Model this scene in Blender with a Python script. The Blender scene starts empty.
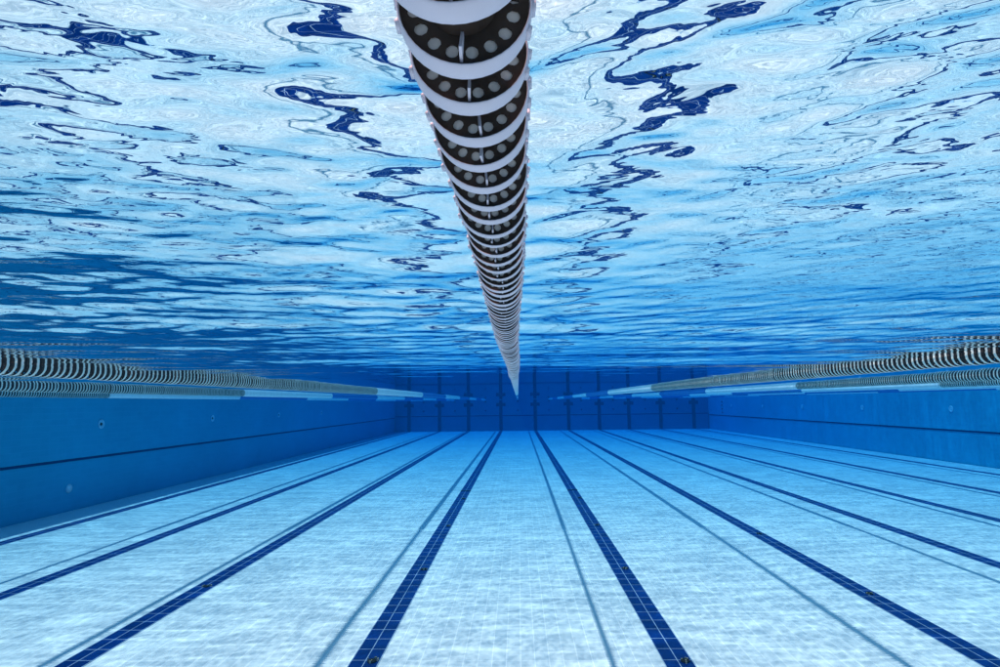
import bpy, bmesh, math, random
import numpy as np
from mathutils import Matrix, Vector

random.seed(7)
rng = np.random.default_rng(11)
S = bpy.context.scene
COL = S.collection

# ------------------------------------------------------------------ dimensions (metres)
CAM_DEPTH = 0.23            # lens this far below the water surface (z = 0)
FLOOR_Z = -2.47
XL, XR = -9.79, 14.93       # side walls
Y0, Y1 = -3.0, 50.0         # wall behind the camera, far end wall
LINE_X = [-8.66, -6.23, -3.93, -1.36, 1.355, 3.98, 6.39, 8.71, 11.20, 13.78]
ROPE_X = [-7.5, -5.0, -2.57, -0.018, 2.44, 5.0, 7.5, 10.0, 12.5]
LEDGE_Z = -1.40
END_LEDGE_Z = -1.30


# ------------------------------------------------------------------ node helpers
def new_mat(name):
    m = bpy.data.materials.new(name)
    m.use_nodes = True
    nt = m.node_tree
    nt.nodes.clear()
    out = nt.nodes.new("ShaderNodeOutputMaterial")
    return m, nt, out


def N(nt, kind, **kw):
    n = nt.nodes.new(kind)
    for k, v in kw.items():
        if k.startswith("i_"):
            n.inputs[k[2:].replace("_", " ")].default_value = v
        else:
            setattr(n, k, v)
    return n


def L(nt, a, b):
    nt.links.new(a, b)


def ramp(nt, src, stops):
    r = N(nt, "ShaderNodeValToRGB")
    el = r.color_ramp.elements
    while len(el) < len(stops):
        el.new(0.5)
    for e, (p, c) in zip(el, stops):
        e.position = p
        e.color = (c, c, c, 1) if isinstance(c, (int, float)) else (*c, 1)
    L(nt, src, r.inputs[0])
    return r.outputs[0]


def math_node(nt, op, a, b=None, c=None):
    n = N(nt, "ShaderNodeMath", operation=op)
    for i, v in enumerate((a, b, c)):
        if v is None:
            continue
        if isinstance(v, (int, float)):
            n.inputs[i].default_value = v
        else:
            L(nt, v, n.inputs[i])
    return n.outputs[0]


def mixc(nt, fac, a, b, blend="MIX"):
    n = N(nt, "ShaderNodeMix", data_type="RGBA", blend_type=blend)
    for i, v in ((0, fac), (6, a), (7, b)):
        if isinstance(v, (int, float)):
            n.inputs[i].default_value = v
        elif isinstance(v, tuple):
            n.inputs[i].default_value = (*v, 1)
        else:
            L(nt, v, n.inputs[i])
    return n.outputs[2]


def plain(name, col, rough=0.5, var=0.12, scale=9.0, spec=0.3):
    """painted / moulded surface with soft procedural wear"""
    m, nt, out = new_mat(name)
    p = N(nt, "ShaderNodeBsdfPrincipled")
    tc = N(nt, "ShaderNodeTexCoord")
    no = N(nt, "ShaderNodeTexNoise", i_Scale=scale, i_Detail=5.0)
    L(nt, tc.outputs["Object"], no.inputs["Vector"])
    lo = tuple(c * (1 - var) for c in col)
    hi = tuple(min(1, c * (1 + var)) for c in col)
    L(nt, ramp(nt, no.outputs[0], [(0.3, lo), (0.7, hi)]), p.inputs["Base Color"])
    p.inputs["Roughness"].default_value = rough
    p.inputs["Specular IOR Level"].default_value = spec
    p.inputs["IOR"].default_value = 1.14      # plastic and enamel against water
    L(nt, p.outputs[0], out.inputs[0])
    return m


def tile_mat(name, axes, tw, th, c1, c2, grout, mortar, stain=0.12, rough=0.35, tint_scale=0.35):
    """ceramic tiles; axes = which object axes run along the tile width and the rows"""
    m, nt, out = new_mat(name)
    p = N(nt, "ShaderNodeBsdfPrincipled")
    tc = N(nt, "ShaderNodeTexCoord")
    sep = N(nt, "ShaderNodeSeparateXYZ")
    L(nt, tc.outputs["Object"], sep.inputs[0])
    com = N(nt, "ShaderNodeCombineXYZ")
    L(nt, sep.outputs[axes[0]], com.inputs[0])
    L(nt, sep.outputs[axes[1]], com.inputs[1])
    br = N(nt, "ShaderNodeTexBrick", offset=0.0, squash=1.0)
    br.inputs["Color1"].default_value = (*c1, 1)
    br.inputs["Color2"].default_value = (*c2, 1)
    br.inputs["Mortar"].default_value = (*grout, 1)
    br.inputs["Scale"].default_value = 1.0
    br.inputs["Mortar Size"].default_value = mortar
    br.inputs["Mortar Smooth"].default_value = 0.1
    br.inputs["Brick Width"].default_value = tw
    br.inputs["Row Height"].default_value = th
    L(nt, com.outputs[0], br.inputs["Vector"])
    no = N(nt, "ShaderNodeTexNoise", i_Scale=tint_scale, i_Detail=6.0, i_Roughness=0.6)
    L(nt, tc.outputs["Object"], no.inputs["Vector"])
    st = ramp(nt, no.outputs[0], [(0.3, 1 - stain), (0.7, 1.0)])
    L(nt, mixc(nt, 1.0, br.outputs[0], st, "MULTIPLY"), p.inputs["Base Color"])
    p.inputs["Roughness"].default_value = rough
    p.inputs["IOR"].default_value = 1.13        # glaze against water, not air
    bu = N(nt, "ShaderNodeBump", i_Strength=0.25, i_Distance=0.002)
    L(nt, math_node(nt, "SUBTRACT", 1.0, br.outputs["Fac"]), bu.inputs["Height"])
    L(nt, bu.outputs[0], p.inputs["Normal"])
    L(nt, p.outputs[0], out.inputs[0])
    return m


# ------------------------------------------------------------------ materials
M_FLOOR = tile_mat("white_floor_tile", (1, 0), 0.25, 0.125, (0.74, 0.78, 0.79), (0.66, 0.72, 0.75),
                   (0.93, 0.94, 0.94), 0.0045, 0.10)
M_LINE = tile_mat("dark_blue_line_tile", (1, 0), 0.25, 0.125, (0.0005, 0.018, 0.14), (0.001, 0.027, 0.19),
                  (0.40, 0.56, 0.74), 0.0036, 0.35, tint_scale=2.5)
M_SIDE = tile_mat("blue_side_wall_tile", (1, 2), 0.25, 0.125, (0.030, 0.42, 0.61), (0.026, 0.39, 0.58),
                  (0.05, 0.45, 0.68), 0.003, 0.18)
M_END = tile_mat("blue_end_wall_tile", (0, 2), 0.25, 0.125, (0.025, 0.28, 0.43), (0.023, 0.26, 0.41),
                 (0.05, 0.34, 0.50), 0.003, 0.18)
M_MARK = plain("dark_blue_marking_tile", (0.001, 0.02, 0.10), 0.4)
M_WHITE = plain("white_float_plastic", (0.66, 0.66, 0.76), 0.4, 0.06, 30, 0.35)
M_CREAM = plain("weathered_float_plastic", (0.66, 0.75, 0.73), 0.45, 0.14, 14, 0.3)
M_WEB = plain("added_pale_web", (0.84, 0.78, 0.72), 0.5, 0.2, 60, 0.2)
M_PLATE = plain("dark_core_plastic", (0.058, 0.044, 0.036), 0.5, 0.3, 40, 0.3)
M_BLUE = plain("blue_float_plastic", (0.04, 0.19, 0.50), 0.4, 0.1, 12, 0.35)
M_STEEL = plain("dull_steel", (0.34, 0.35, 0.36), 0.45, 0.15, 30, 0.5)
M_DARK = plain("black_inlet_plastic", (0.018, 0.022, 0.02), 0.6, 0.4, 60, 0.2)
M_BITS = plain("pale_debris", (0.35, 0.36, 0.28), 0.8, 0.4, 60, 0.2)
M_FIT = plain("pale_fitting_plastic", (0.42, 0.68, 0.80), 0.45, 0.1, 20, 0.3)
M_LIT = plain("white_fitting_plastic", (0.80, 0.82, 0.85), 0.45, 0.1, 20, 0.3)
M_DECK = plain("deck_stone", (0.36, 0.35, 0.33), 0.8, 0.15, 1.5, 0.3)


def water_surface_mat():
    m, nt, out = new_mat("water_surface")
    tc = N(nt, "ShaderNodeTexCoord")
    # micro ripples below the resolution of the wave mesh
    mp = N(nt, "ShaderNodeMapping")
    mp.inputs["Scale"].default_value = (1.0, 1.6, 1.0)
    L(nt, tc.outputs["Object"], mp.inputs[0])
    n1 = N(nt, "ShaderNodeTexNoise", i_Scale=22.0, i_Detail=2.0, i_Distortion=0.6)
    L(nt, mp.outputs[0], n1.inputs["Vector"])
    bu = N(nt, "ShaderNodeBump", i_Strength=RIPPLE, i_Distance=0.01)
    L(nt, n1.outputs[0], bu.inputs["Height"])
    sp = N(nt, "ShaderNodeSeparateXYZ")
    L(nt, tc.outputs["Object"], sp.inputs[0])
    mr = N(nt, "ShaderNodeMapRange")
    for i, v in ((1, 0.8), (2, 5.5), (3, RIPPLE), (4, 0.004)):
        mr.inputs[i].default_value = v
    L(nt, sp.outputs[1], mr.inputs[0])
    L(nt, mr.outputs[0], bu.inputs["Strength"])
    fr = N(nt, "ShaderNodeFresnel", i_IOR=1.333)
    L(nt, bu.outputs[0], fr.inputs["Normal"])
    # caustic ripple lines painted into the transmission colour, independent of the wave mesh
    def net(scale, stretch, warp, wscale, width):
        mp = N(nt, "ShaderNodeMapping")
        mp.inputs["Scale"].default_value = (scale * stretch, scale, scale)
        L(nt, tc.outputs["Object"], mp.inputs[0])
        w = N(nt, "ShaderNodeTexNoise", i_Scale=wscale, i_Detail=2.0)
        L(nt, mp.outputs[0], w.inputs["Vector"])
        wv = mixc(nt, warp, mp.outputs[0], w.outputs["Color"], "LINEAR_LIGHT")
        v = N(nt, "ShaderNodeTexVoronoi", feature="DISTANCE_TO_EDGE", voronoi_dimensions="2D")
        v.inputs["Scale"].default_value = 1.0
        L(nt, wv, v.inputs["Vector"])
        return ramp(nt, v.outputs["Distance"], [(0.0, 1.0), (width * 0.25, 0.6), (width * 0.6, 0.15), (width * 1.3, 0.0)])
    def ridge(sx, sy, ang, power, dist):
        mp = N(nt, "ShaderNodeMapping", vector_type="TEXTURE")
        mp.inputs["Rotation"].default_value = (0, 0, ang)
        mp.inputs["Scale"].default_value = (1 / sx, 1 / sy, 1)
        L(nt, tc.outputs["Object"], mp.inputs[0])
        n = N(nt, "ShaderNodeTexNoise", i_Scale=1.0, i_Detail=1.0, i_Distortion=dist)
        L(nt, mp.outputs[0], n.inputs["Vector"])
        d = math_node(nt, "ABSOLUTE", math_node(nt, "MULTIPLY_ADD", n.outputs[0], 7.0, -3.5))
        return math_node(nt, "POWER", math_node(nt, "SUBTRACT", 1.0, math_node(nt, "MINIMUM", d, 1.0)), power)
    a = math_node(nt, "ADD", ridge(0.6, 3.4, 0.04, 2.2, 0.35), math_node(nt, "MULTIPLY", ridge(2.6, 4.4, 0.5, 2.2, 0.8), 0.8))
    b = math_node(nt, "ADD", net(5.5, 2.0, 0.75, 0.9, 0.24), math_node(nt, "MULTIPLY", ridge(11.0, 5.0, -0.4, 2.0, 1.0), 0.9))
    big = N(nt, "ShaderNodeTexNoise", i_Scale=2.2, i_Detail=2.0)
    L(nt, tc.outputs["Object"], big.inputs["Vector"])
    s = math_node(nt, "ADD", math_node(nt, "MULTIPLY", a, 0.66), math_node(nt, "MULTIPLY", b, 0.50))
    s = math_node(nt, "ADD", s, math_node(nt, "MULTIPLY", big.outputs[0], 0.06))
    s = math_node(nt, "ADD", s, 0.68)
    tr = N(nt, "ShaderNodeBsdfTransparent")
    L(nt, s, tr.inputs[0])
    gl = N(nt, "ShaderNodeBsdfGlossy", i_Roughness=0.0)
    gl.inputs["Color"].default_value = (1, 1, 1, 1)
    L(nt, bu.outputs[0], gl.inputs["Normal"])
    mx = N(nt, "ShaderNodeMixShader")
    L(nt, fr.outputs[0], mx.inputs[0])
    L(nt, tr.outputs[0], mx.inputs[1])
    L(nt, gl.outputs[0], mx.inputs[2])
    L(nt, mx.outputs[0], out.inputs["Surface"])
    return m


def water_volume_mat():
    m, nt, out = new_mat("pool_water")
    ab = N(nt, "ShaderNodeVolumeAbsorption")
    # coefficient = density * (1 - colour)
    d = 0.20
    ab.inputs["Color"].default_value = (1 - ABS[0] / d, 1 - ABS[1] / d, 1 - ABS[2] / d, 1)
    ab.inputs["Density"].default_value = d
    sc = N(nt, "ShaderNodeVolumeScatter")
    sc.inputs["Color"].default_value = (0.02, 0.45, 1.0, 1)
    sc.inputs["Density"].default_value = SCAT
    ad = N(nt, "ShaderNodeAddShader")
    L(nt, ab.outputs[0], ad.inputs[0])
    L(nt, sc.outputs[0], ad.inputs[1])
    L(nt, ad.outputs[0], out.inputs["Volume"])
    return m


RIPPLE = 0.06
ABS = (0.132, 0.038, 0.0075)
SCAT = 0.004


# ------------------------------------------------------------------ mesh helpers
def link(name, me, mat, parent=None, smooth=False):
    o = bpy.data.objects.new(name, me)
    COL.objects.link(o)
    if mat and not me.materials:
        for mm in (mat if isinstance(mat, (list, tuple)) else [mat]):
            me.materials.append(mm)
    if smooth:
        me.polygons.foreach_set("use_smooth", [True] * len(me.polygons))
    if parent:
        o.parent = parent
    return o


def mesh_from(name, verts, faces):
    me = bpy.data.meshes.new(name)
    me.from_pydata([tuple(v) for v in verts], [], faces)
    me.update()
    return me


class MB:
    def __init__(self):
        self.v, self.f = [], []

    def add(self, v, f):
        b = len(self.v)
        self.v += [tuple(p) for p in v]
        self.f += [tuple(i + b for i in q) for q in f]
        return self

    def box(self, x0, x1, y0, y1, z0, z1):
        v = [(x, y, z) for x in (x0, x1) for y in (y0, y1) for z in (z0, z1)]
        return self.add(v, [(0, 1, 3, 2), (4, 6, 7, 5), (0, 4, 5, 1), (2, 3, 7, 6), (0, 2, 6, 4), (1, 5, 7, 3)])

    def quad(self, a, b, c, d):
        return self.add([a, b, c, d], [(0, 1, 2, 3)])

    def lathe(self, prof, n=24, axis="y", c=(0, 0, 0), close=False):
        """prof: list of (radius, along)"""
        v, f = [], []
        m = len(prof)
        for r, a in prof:
            for k in range(n):
                t = 2 * math.pi * k / n
                p = {"y": (r * math.sin(t), a, -r * math.cos(t)), "x": (a, r * math.cos(t), r * math.sin(t)),
                     "z": (r * math.cos(t), r * math.sin(t), a)}[axis]
                v.append((p[0] + c[0], p[1] + c[1], p[2] + c[2]))
        for i in range(m if close else m - 1):
            j = (i + 1) % m
            for k in range(n):
                l = (k + 1) % n
                f.append((i * n + k, i * n + l, j * n + l, j * n + k))
        return self.add(v, f)

    def disc(self, r, a, n=16, axis="y", c=(0, 0, 0)):
        v = []
        for k in range(n):
            t = 2 * math.pi * k / n
            p = {"y": (r * math.sin(t), a, -r * math.cos(t)), "x": (a, r * math.cos(t), r * math.sin(t)),
                 "z": (r * math.cos(t), r * math.sin(t), a)}[axis]
            v.append((p[0] + c[0], p[1] + c[1], p[2] + c[2]))
        return self.add(v, [tuple(range(n))])

    def mesh(self, name):
        me = mesh_from(name, self.v, self.f)
        bm = bmesh.new()
        bm.from_mesh(me)
        bmesh.ops.recalc_face_normals(bm, faces=bm.faces)
        bm.to_mesh(me)
        bm.free()
        return me

    def build(self, name, mat, parent=None, smooth=False):
        return link(name, self.mesh(name), mat, parent, smooth)


def tag(o, label=None, cat=None, group=None, kind=None):
    for k, v in (("label", label), ("category", cat), ("group", group), ("kind", kind)):
        if v:
            o[k] = v
    return o


def empty(name, loc=(0, 0, 0)):
    o = bpy.data.objects.new(name, None)
    COL.objects.link(o)
    o.location = loc
    o.empty_display_size = 0.1
    return o


# ------------------------------------------------------------------ pool shell
tag(MB().quad((XL, Y0, FLOOR_Z), (XR, Y0, FLOOR_Z), (XR, Y1, FLOOR_Z), (XL, Y1, FLOOR_Z))
    .build("pool_floor", M_FLOOR), "white tiled pool floor under rippling light", None, None, "structure")

HALF = 0.128
line_where = ["outermost to the left, beside the left wall", "third to the left of the central rope",
              "second to the left of the central rope", "directly left of the central rope",
              "directly right of the central rope", "second to the right of the central rope",
              "third to the right of the central rope", "fourth to the right of the central rope",
              "fifth to the right, next but one to the wall", "outermost to the right, beside the right wall"]
for x, w in zip(LINE_X, line_where):
    zt = 0.004
    o = MB().box(-HALF, HALF, Y0 + 0.3 - 0, Y1 - 0.35, 0.0, zt).build("lane_line", M_LINE)
    o.location = (x, 0, FLOOR_Z + 0.001)
    tag(o, "dark blue tiled floor line " + w, "lane line", "blue lane lines on the pool floor")


def side_wall(sign, x, label):
    root = empty("pool_wall", (x, 0, FLOOR_Z))
    tag(root, label, "pool wall")
    top = 0.10 - FLOOR_Z
    led = LEDGE_Z - FLOOR_Z
    # the lower half is set back a little under a shallow overhang
    a, b = sorted((0.03 * sign, 0.5 * sign))
    MB().box(a, b, Y0 - 0.5, Y1 + 0.5, -0.3, led).build("lower_wall", M_SIDE, root)
    a, b = sorted((0.0, 0.5 * sign))
    MB().box(a, b, Y0 - 0.5, Y1 + 0.5, led + 0.06, top).build("upper_wall", M_SIDE, root)
    a, b = sorted((0.012 * sign, 0.5 * sign))
    MB().box(a, b, Y0 - 0.5, Y1 + 0.5, led + 0.001, led + 0.059).build("tile_line", M_MARK, root)
    return root


wall_left = side_wall(-1, XL, "long left pool wall in shade, pale blue with a dark line along it")
wall_right = side_wall(1, XR, "long right pool wall, sunlit pale blue with a dark line along it")


def cross_mesh():
    b = MB()
    b.box(-0.125, 0.125, -0.004, 0.0, 0.0, 2.36)              # upright band
    return b


def end_wall(y, sgn, label, markings):
    root = empty("pool_wall", (0, y, FLOOR_Z))
    tag(root, label, "pool wall")
    top, led = 0.10 - FLOOR_Z, END_LEDGE_Z - FLOOR_Z
    a, b = sorted((0.0, 0.5 * sgn))
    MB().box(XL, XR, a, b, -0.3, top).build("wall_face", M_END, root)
    if not markings:
        return root
    MB().box(XL, XR, -0.003, 0.001, led, led + 0.07).build("tile_line", M_MARK, root)
    me = None
    for x in LINE_X:
        bb = MB()
        bb.box(-0.13, 0.13, -0.008, 0.0, 0.02, -0.04 - FLOOR_Z)
        # cross arms, centred 0.32 m under the surface, with a slim waist
        zc = -0.40 - FLOOR_Z
        bb.box(-0.37, -0.131, -0.007, 0.0, zc - 0.13, zc + 0.13)
        bb.box(0.131, 0.37, -0.007, 0.0, zc - 0.13, zc + 0.13)
        if me is None:
            me = bb.mesh("target_cross")
            me.materials.append(M_MARK)
        o = link("target_cross", me, None, root)
        o.location = (x, 0, 0)
    em = MB().lathe([(0.0, -0.03), (0.05, -0.03), (0.06, -0.012), (0.06, 0.0)], 12, "y").mesh("anchor_eye")
    em.materials.append(M_DARK)
    for x in ROPE_X:
        for z in (-0.16, -0.86):
            o = link("anchor_eye", em, None, root)
            o.location = (x, 0, z - FLOOR_Z)
    return root


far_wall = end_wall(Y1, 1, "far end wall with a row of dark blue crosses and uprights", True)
back_wall = end_wall(Y0, -1, "plain blue end wall behind the viewer", False)

# deck around the pool, a little above the water
bm_ = MB()
D0 = 0.101
for x0, x1, y0, y1 in ((-150, XL - 0.02, -150, 200), (XR + 0.02, 150, -150, 200), (XL - 0.02, XR + 0.02, -150, Y0 - 0.02), (XL - 0.02, XR + 0.02, Y1 + 0.02, 200)):
    bm_.box(x0, x1, y0, y1, D0, D0 + 0.05)
tag(bm_.build("pool_deck", M_DECK), "grey stone deck around the pool", None, None, "structure")


# ------------------------------------------------------------------ water surface: real waves
def graded(lo, hi, a, step):
    u0, u1 = math.asinh(lo / a), math.asinh(hi / a)
    n = int(round((u1 - u0) / step)) + 1
    return a * np.sinh(np.linspace(u0, u1, n))


def wave_field(X, Y, DX, DY):
    """random sea of small ripples; a wave fades out where the grid is too coarse to carry it"""
    Z = np.zeros_like(X)
    # (number, shortest, longest wavelength, rms slope, heading spread, mean heading)
    bands = [(26, 0.030, 0.075, 0.032, 1.2, 1.45),
             (34, 0.075, 0.20, 0.037, 1.1, 1.35),
             (26, 0.20, 0.55, 0.021, 0.6, 1.70),
             (18, 0.55, 1.60, 0.011, 0.6, 1.45),
             (10, 1.60, 4.0, 0.008, 0.9, 1.57)]
    for n, l0, l1, slope, spread, head in bands:
        lam = np.exp(rng.uniform(np.log(l0), np.log(l1), n))
        th = head + rng.normal(0, spread * 0.55, n)
        ph = rng.uniform(0, 2 * np.pi, n)
        k = 2 * np.pi / lam
        amp = slope / k * math.sqrt(2.0 / n)
        for i in range(n):
            kx, ky = k[i] * math.cos(th[i]), k[i] * math.sin(th[i])
            g = np.clip(1.9 - np.maximum(abs(kx) * DX, abs(ky) * DY), 0, 1)[:]
            p = kx * X + ky * Y + ph[i]
            Z += amp[i] * g * (np.sin(p) + 0.12 * np.cos(2 * p))
    # patches of stronger and calmer water
    pat = 0.0
    for i in range(7):
        lam = rng.uniform(0.9, 3.2)
        t = rng.uniform(0, 2 * np.pi)
        pat = pat + np.sin(2 * np.pi / lam * (X * np.cos(t) + Y * np.sin(t)) + rng.uniform(0, 6.28))
    t = np.clip((np.hypot(0.35 * X, Y) - 1.5) / 5.2, 0, 1)
    calm = 1.0 - 0.975 * t * t * (3 - 2 * t)              # sheltered, nearly flat water farther down the pool
    return Z * (1.0 + 0.16 * pat) * calm


STEP = 0.0088
xs = graded(XL, XR, 0.55, STEP)
ys = graded(Y0, Y1, 0.45, STEP)
X, Y = np.meshgrid(xs, ys)
DX = np.broadcast_to(np.gradient(xs)[None, :], X.shape)
DY = np.broadcast_to(np.gradient(ys)[:, None], X.shape)
Z = wave_field(X, Y, DX, DY)
ny, nx = X.shape
co = np.stack([X, Y, Z], -1).reshape(-1, 3).astype(np.float32)
idx = np.arange(nx * ny).reshape(ny, nx)
q = np.stack([idx[:-1, :-1], idx[:-1, 1:], idx[1:, 1:], idx[1:, :-1]], -1).reshape(-1, 4)
me = bpy.data.meshes.new("water_surface")
me.vertices.add(len(co))
me.vertices.foreach_set("co", co.ravel())
me.loops.add(q.size)
me.loops.foreach_set("vertex_index", q.ravel().astype(np.int32))
me.polygons.add(len(q))
me.polygons.foreach_set("loop_start", (np.arange(len(q)) * 4).astype(np.int32))
me.polygons.foreach_set("use_smooth", np.ones(len(q), dtype=bool))
me.update(calc_edges=True)
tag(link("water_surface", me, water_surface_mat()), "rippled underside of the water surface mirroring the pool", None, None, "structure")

wb = MB().box(XL - 0.2, XR + 0.2, Y0 - 0.2, Y1 + 0.2, FLOOR_Z - 0.1, 0.085)
tag(wb.build("water", water_volume_mat()), "clear blue pool water", None, None, "structure")


# ------------------------------------------------------------------ lane ropes
PITCH = 0.050


def plate_mesh(r, n=16):
    """round core plate with a ring of drilled holes near its rim"""
    R0, R1 = 0.30 * r, 0.958 * r
    rp, rh = 0.745 * r, 0.102 * r
    y = 0.004
    v, f = [], []
    nb = 20
    for s in range(n):
        a0, a1 = 2 * math.pi * s / n, 2 * math.pi * (s + 1) / n
        am = (a0 + a1) / 2
        # sector outline, nb points, starting at the outer mid going clockwise in angle
        out = []
        for k in range(nb):
            t = k / nb * 4
            side, u = int(t), t - int(t)
            if side == 0:
                rr, aa = R1, a0 + (a1 - a0) * u
            elif side == 1:
                rr, aa = R1 + (R0 - R1) * u, a1
            elif side == 2:
                rr, aa = R0, a1 + (a0 - a1) * u
            else:
                rr, aa = R0 + (R1 - R0) * u, a0
            out.append((rr * math.sin(aa), -rr * math.cos(aa)))
        cx, cz = rp * math.sin(am), -rp * math.cos(am)
        b = len(v)
        for (x, z) in out:
            v.append((x, y, z))
        for (x, z) in out:
            d = math.hypot(x - cx, z - cz)
            v.append((cx + (x - cx) / d * rh, y, cz + (z - cz) / d * rh))
        for (x, z) in out:
            d = math.hypot(x - cx, z - cz)
            v.append((cx + (x - cx) / d * rh, y + 0.0012, cz + (z - cz) / d * rh))
        for k in range(nb):
            l = (k + 1) % nb
            f.append((b + k, b + l, b + nb + l, b + nb + k))
            f.append((b + nb + k, b + nb + l, b + 2 * nb + l, b + 2 * nb + k))
    m = MB().add(v, f)
    m.lathe([(0.5 * r, y + 0.0031), (0.5 * r, PITCH + 0.003)], 24)      # core tube to the next plate, added to make the rope's shadow solid
    m.lathe([(R0, y), (R0 * 0.9, -0.003), (0.009, -0.003)], 24)
    return m


def band_mb(r, n=40, web=True):
    """the pale outer ring of one float: rolled lips, slight barrel"""
    l = PITCH * 0.33
    prof = [(0.968 * r, 0.0008), (0.976 * r, 0.0), (0.992 * r, 0.0006), (r, 0.003), (1.012 * r, l * 0.5), (r, l - 0.003),
            (0.992 * r, l - 0.0006), (0.972 * r, l), (0.962 * r, l - 0.0008), (0.96 * r, l * 0.5)]
    b = MB().lathe(prof, n, close=True)
    if web:
        b.lathe([(0.5 * r, 0.0055), (0.961 * r, 0.0055)], n)      # pale web added behind the dark plate so its holes look lit
    # small lugs standing off the rim
    for t in (1.25, 1.62, -1.25, -1.62, 2.9, -2.9):
        c, s = math.cos(t), math.sin(t)
        v = []
        for rr in (0.99 * r, 1.06 * r):
            w = 0.06 * r if rr < r else 0.035 * r
            for yy in (l * 0.2, l * 0.8):
                for q_ in (-w, w):
                    v.append((rr * s + q_ * c, yy, -rr * c + q_ * s))
        b.add(v, [(0, 1, 3, 2), (4, 6, 7, 5), (0, 4, 5, 1), (2, 3, 7, 6), (0, 2, 6, 4), (1, 5, 7, 3)])
    return b


def fin_mb(r):
    b = MB()
    for t in (0.0,):
        c, s = math.cos(t), math.sin(t)
        v = []
        for rr, yy in ((0.52, -0.002), (0.90, -0.012), (0.90, 0.0039), (0.52, 0.0039)):
            for w in (-0.022 * r, 0.022 * r):
                v.append((rr * r * s + w * c, yy, -rr * r * c + w * s))
        b.add(v, [(0, 2, 4, 6), (1, 7, 5, 3), (0, 1, 3, 2), (2, 3, 5, 4), (4, 5, 7, 6), (6, 7, 1, 0)])
    return b


class Kit:
    """shared meshes for ropes of one float size"""

    def __init__(self, r, mat):
        self.r = r
        self.mat = mat
        self.band = band_mb(r, 40, r < 0.05).mesh("float_disc")
        self.band.materials.append(mat)
        if r < 0.05:
            self.band.materials.append(M_WEB)
            for p in self.band.polygons:
                if abs(p.center.y - 0.0055) < 2e-5 and abs(p.normal.y) > 0.9:
                    p.material_index = 1
        self.band.polygons.foreach_set("use_smooth", [True] * len(self.band.polygons))
        self.plate = plate_mesh(r).mesh("core_plate")
        self.plate.materials.append(M_PLATE)
        self.fin = fin_mb(r).mesh("fin")
        self.fin.materials.append(mat)
        self.seg = {}

    def segment(self, n, mat):
        key = (n, mat.name)
        if key not in self.seg:
            r, b = self.r, MB()
            prof = []
            for i in range(n):
                y = i * PITCH
                prof += [(0.86 * r, y + 0.002), (0.97 * r, y + 0.006), (r, y + 0.014), (r, y + 0.040), (0.97 * r, y + 0.048), (0.86 * r, y + 0.052)]
            prof = [(0.01, 0.0)] + prof + [(0.01, n * PITCH)]
            b.lathe(prof, 20)
            me = b.mesh("float_segment")
            me.materials.append(mat)
            me.polygons.foreach_set("use_smooth", [True] * len(me.polygons))
            self.seg[key] = me
        return self.seg[key]

    def run(self, n):
        """many loose floats joined: bands and plates of the part of the rope that shows small or not at all"""
        key = ("run", n)
        if key not in self.seg:
            r, b = self.r, MB()
            nbands = 0
            l = PITCH * 0.33
            for i in range(n):
                y = i * PITCH
                b.lathe([(0.962 * r, y), (0.99 * r, y), (r, y + 0.003), (1.01 * r, y + l / 2), (r, y + l - 0.003), (0.99 * r, y + l), (0.962 * r, y + l), (0.96 * r, y + l / 2)], 24, close=True)
            nb = len(b.f)
            for i in range(n):
                y = i * PITCH
                b.lathe([(0.96 * r, y + 0.005), (0.5 * r, y + 0.005), (0.5 * r, y + PITCH + 0.0045)], 24)  # plate, plus the core tube added to fill the shadow
            me = mesh_from("float_run", b.v, b.f)
            me.materials.append(self.mat)
            me.materials.append(M_PLATE)
            me.polygons.foreach_set("material_index", [0] * nb + [1] * (len(b.f) - nb))
            me.polygons.foreach_set("use_smooth", [True] * nb + [False] * (len(b.f) - nb))
            self.seg[key] = me
        return self.seg[key]


KIT_C = Kit(0.0375, M_WHITE)
KIT_S = Kit(0.054, M_CREAM)
SEG_N = 108
SEG_LEN = SEG_N * PITCH
DISC_END = 11.35


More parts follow.
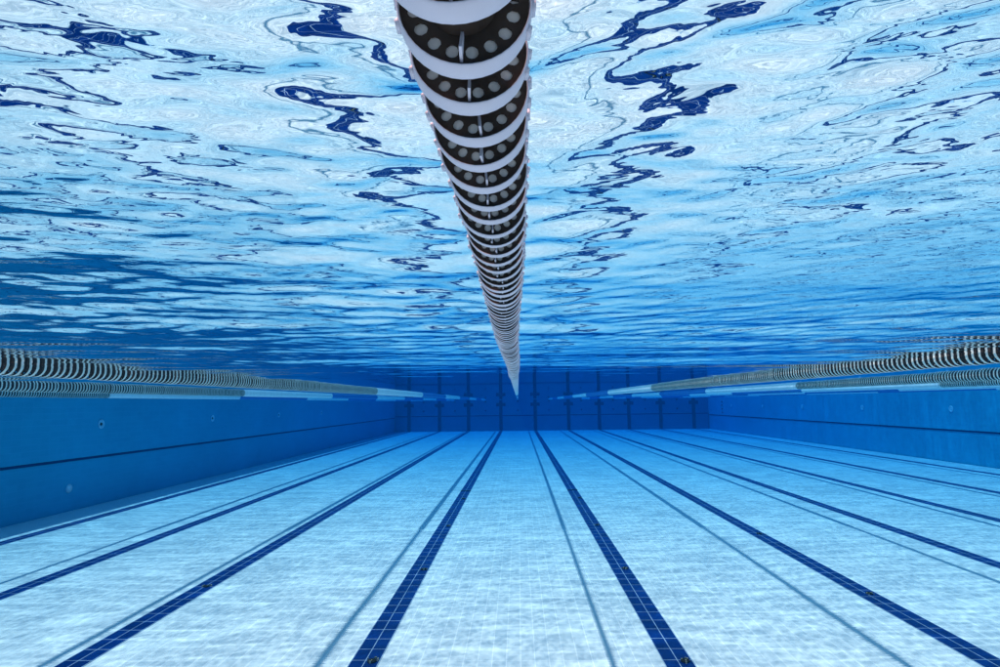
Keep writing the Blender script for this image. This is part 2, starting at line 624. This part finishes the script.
def lane_rope(x, kit, first, label, zc=-0.010, detail=True):
    root = empty("lane_rope", (x, 0, zc))
    tag(root, label, "lane rope", "lane ropes strung along the pool")
    MB().lathe([(0.0045, -2.2), (0.0045, Y1 - 0.02)], 8).build("cable", M_STEEL, root)
    n_all = 0
    y = first
    disc0 = plate0 = fin0 = None
    while y < DISC_END - 0.5 * PITCH and n_all < 100:
        d = bpy.data.objects.new("float_disc", kit.band)
        COL.objects.link(d)
        d.parent = root
        d.location = (random.uniform(-1, 1) * 0.0012 + 0.004 * math.sin(y * 2.1 + x), y, random.uniform(-1, 1) * 0.0012)
        d.rotation_euler = (random.gauss(0, 0.05), random.gauss(0, 0.07), random.gauss(0, 0.05))
        if detail:
            for nm, me in (("core_plate", kit.plate), ("fin", kit.fin)):
                p = bpy.data.objects.new(nm, me)
                COL.objects.link(p)
                p.parent = d
        else:
            p = bpy.data.objects.new("core_plate", kit.plate)
            COL.objects.link(p)
            p.parent = d
        n_all += 1
        y += PITCH
    # floats nearer than the first and beyond the hundredth
    nb = int((first + 1.5) / PITCH)
    if nb > 0:
        o = link("float_run", kit.run(nb), None, root)
        o.location = (0, first - nb * PITCH, 0)
        o["kind"] = "stuff"
    na = int(round((DISC_END - y) / PITCH))
    if na > 0:
        o = link("float_run", kit.run(na), None, root)
        o.location = (0, y, 0)
        o["kind"] = "stuff"
    # solid white and blue stretches to the far end
    y = DISC_END
    k = 0
    while y + SEG_LEN < Y1 + 0.5:
        n = SEG_N if y + SEG_LEN < Y1 - 0.3 else int((Y1 - 0.35 - y) / PITCH)
        o = link("float_segment", kit.segment(n, M_BLUE if k % 2 else M_LIT), None, root)
        o["label"] = "solid blue stretch of floats" if k % 2 else "solid white stretch of floats"
        o.location = (0, y, 0)
        y += SEG_LEN
        k += 1
    hk = MB().lathe([(0.0, Y1 - 0.09), (0.022, Y1 - 0.08), (0.026, Y1 - 0.05), (0.012, Y1 - 0.02), (0.03, Y1 - 0.015), (0.03, Y1 - 0.009)], 12)
    hk.build("wall_hook", M_STEEL, root)
    return root


names = {
    -7.5: "third rope to the left, thin line of white and blue floats by the left wall",
    -5.0: "second rope to the left, behind the ribbed one, grey then white and blue",
    -2.57: "ribbed white rope nearest on the left, black between its floats",
    -0.018: "big white ribbed lane rope overhead in the middle, holes in its dark plates",
    2.44: "ribbed white rope nearest on the right, black between its floats",
    5.0: "second rope to the right, just below the ribbed one, grey then white and blue",
    7.5: "third rope to the right, long pale stretch under the second rope",
    10.0: "fourth rope to the right, thin pale and blue stripes above the wall",
    12.5: "rope farthest right, thin stripe next to the right wall",
}
for x in ROPE_X:
    kit = KIT_C if abs(x) < 1 else KIT_S
    first = 0.12 if abs(x) < 1 else max(0.12, abs(x) * 1.18)
    lane_rope(x, kit, min(first, DISC_END), names[x], detail=abs(x) < 3)


# ------------------------------------------------------------------ fittings
def floor_inlet(x, y, label, wide=False):
    root = empty("floor_inlet", (x, y, FLOOR_Z + 0.005))
    tag(root, label, "floor inlet", "dark inlets in the lane lines")
    if wide:
        b = MB().box(-0.125, 0.125, -0.05, 0.05, 0.0, 0.012)
        b.build("cover", M_DARK, root)
        g = MB()
        for k in range(9):
            xx = -0.11 + k * 0.0275
            g.box(xx - 0.004, xx + 0.004, -0.045, 0.045, 0.0125, 0.017)
        g.build("grille", M_MARK, root)
        return root
    r = 0.04
    MB().lathe([(r, 0.0), (r, 0.008), (r * 0.85, 0.016), (r * 0.4, 0.02), (0.0, 0.02)], 18, "z").build("cover", M_DARK, root, True)
    g = MB()
    rr = random.Random(int(y * 100) + int(x * 10))
    for k in range(7):
        a = rr.uniform(0, 6.28)
        d = rr.uniform(0.015, 0.06)
        cx, cy, s = d * math.cos(a), d * math.sin(a), rr.uniform(0.004, 0.009)
        v = [(cx + s * math.cos(t + a) * rr.uniform(.6, 1.2), cy + s * math.sin(t + a) * rr.uniform(.6, 1.2), zz)
             for zz in (0.0, 0.014 + s) for t in (0, 1.57, 3.14, 4.71)]
        g.add(v, [(0, 3, 2, 1), (4, 5, 6, 7), (0, 1, 5, 4), (1, 2, 6, 5), (2, 3, 7, 6), (3, 0, 4, 7)])
    g.build("grit", M_BITS, root)
    return root


ordn = ["nearest", "second nearest", "third nearest", "fourth nearest", "fifth nearest"]
for side, xi in (("left", LINE_X[3]), ("right", LINE_X[4])):
    for k, y in enumerate((5.72, 8.75, 11.75, 15.0)):
        floor_inlet(xi + 0.062, y, "%s small dark inlet on the blue line just %s of the central rope" % (ordn[k], side))
    floor_inlet(xi, 16.3, "wide dark grille across the blue line just %s of the central rope" % side, True)
for k, y in enumerate((7.6, 10.9)):
    floor_inlet(LINE_X[5] + 0.03, y, "%s small dark inlet on the second blue line right of the rope" % ["nearer", "farther"][k])
floor_inlet(LINE_X[2] + 0.03, 8.0, "small dark inlet on the second blue line left of the rope")


def wall_inlet(sign, xw, y, z, label):
    root = empty("wall_inlet", (xw, y, z))
    tag(root, label, "wall inlet", "round inlets along the pool walls")
    s = -sign
    MB().lathe([(0.038, 0.001 * s), (0.055, 0.0), (0.105, 0.0), (0.11, 0.012 * s), (0.10, 0.02 * s), (0.075, 0.02 * s), (0.055, 0.004 * s)], 24, "x").build("flange", M_FIT, root, True)
    MB().lathe([(0.036, 0.001 * s), (0.03, 0.014 * s), (0.0, 0.016 * s)], 16, "x").build("nozzle", M_DARK if sign < 0 else M_FIT, root, True)
    return root


INL = -0.62
for k, (y, w) in enumerate(((14.6, "nearest"), (20.0, "second nearest"), (25.6, "third nearest"), (31.2, "farthest"))):
    wall_inlet(-1, XL, y, INL, "%s round inlet on the shaded left wall above the dark line" % w)
for k, (y, w) in enumerate(((22.2, "nearest"), (27.8, "second nearest"), (33.6, "third nearest"), (39.0, "fourth nearest"), (44.6, "farthest"))):
    wall_inlet(1, XR, y, INL - 0.02, "%s round inlet on the sunlit right wall above the dark line" % w)

# small white light on the lower half of the left wall
r = empty("wall_light", (XL - 0.03, 13.7, -1.98))
tag(r, "small white oval light low on the shaded left wall", "wall light")
MB().lathe([(0.0, 0.03), (0.05, 0.028), (0.075, 0.018), (0.085, 0.0)], 24, "x").build("lens", M_LIT, r, True)
MB().lathe([(0.086, 0.0), (0.10, 0.0), (0.10, 0.012), (0.087, 0.014)], 24, "x").build("trim_ring", M_FIT, r, True)

# recessed climbing steps in the right wall near the far corner
r = empty("wall_steps", (XR, 46.6, -0.35))
tag(r, "recessed climbing steps in the right wall by the far corner", "wall steps")
for k in range(4):
    b = MB().box(-0.02, 0.0, -0.26, 0.26, -0.26 * k - 0.075, -0.26 * k + 0.045)
    st = b.build("step", M_FIT, r)
    MB().box(-0.024, -0.0201, -0.22, 0.22, -0.26 * k - 0.055, -0.26 * k + 0.030).build("recess_shade", M_MARK, st)  # dark panel on the step face, painting the shade of a niche

# ------------------------------------------------------------------ light
SUN_DIR = Vector((0.80, 0.10, -2.43)).normalized()      # travel direction of light under water
sd = bpy.data.lights.new("sun", "SUN")
sd.energy = 4.9
sd.angle = math.radians(0.75)
sd.color = (1.0, 0.52, 0.41)
so = bpy.data.objects.new("sun", sd)
COL.objects.link(so)
so.rotation_euler = SUN_DIR.to_track_quat("-Z", "Y").to_euler()
elev = math.asin(-SUN_DIR.z)
azim = math.atan2(-SUN_DIR.x, -SUN_DIR.y)

w = bpy.data.worlds.new("World")
S.world = w
w.use_nodes = True
nt = w.node_tree
bg = nt.nodes["Background"]
sky = nt.nodes.new("ShaderNodeTexSky")
sky.sky_type = "NISHITA"
sky.sun_disc = False
sky.sun_elevation = elev
sky.sun_rotation = azim
nt.links.new(sky.outputs[0], bg.inputs[0])
bg.inputs[1].default_value = 0.10

# ------------------------------------------------------------------ camera
PITCH_C, ROLL, YAW, CX, F = 0.1096, 0.0123, -0.0273, 0.0115, 627.0


def rot(a, b, t):
    m = np.eye(3)
    m[a, a] = m[b, b] = math.cos(t)
    m[a, b], m[b, a] = -math.sin(t), math.sin(t)
    return m


# rows in (right, up, forward)
Mx = rot(0, 1, ROLL) @ rot(1, 2, PITCH_C) @ rot(0, 2, YAW)
P = np.array([[1, 0, 0], [0, 0, 1], [0, 1, 0]], float)   # world (x, y, z) -> (x, up, forward)
A = Mx @ P
R_, U_, F_ = A[0], A[1], A[2]
cam = bpy.data.cameras.new("camera")
co_ = bpy.data.objects.new("camera", cam)
COL.objects.link(co_)
mw = Matrix(((R_[0], U_[0], -F_[0], CX), (R_[1], U_[1], -F_[1], 0.0), (R_[2], U_[2], -F_[2], -CAM_DEPTH), (0, 0, 0, 1)))
co_.matrix_world = mw
cam.sensor_width = 36.0
cam.lens = F / 1000.0 * 36.0
cam.clip_start = 0.02
cam.clip_end = 500
S.camera = co_

# ------------------------------------------------------------------ render settings
S.view_settings.view_transform = "Standard"
S.view_settings.look = "None"
S.view_settings.exposure = 0.0
S.view_settings.gamma = 1.0
S.render.engine = "CYCLES"
c = S.cycles
c.max_bounces = 8
c.diffuse_bounces = 3
c.glossy_bounces = 6
c.transmission_bounces = 2
c.volume_bounces = 1
c.transparent_max_bounces = 12
c.sample_clamp_indirect = 6.0
c.caustics_reflective = True
c.use_denoising = True
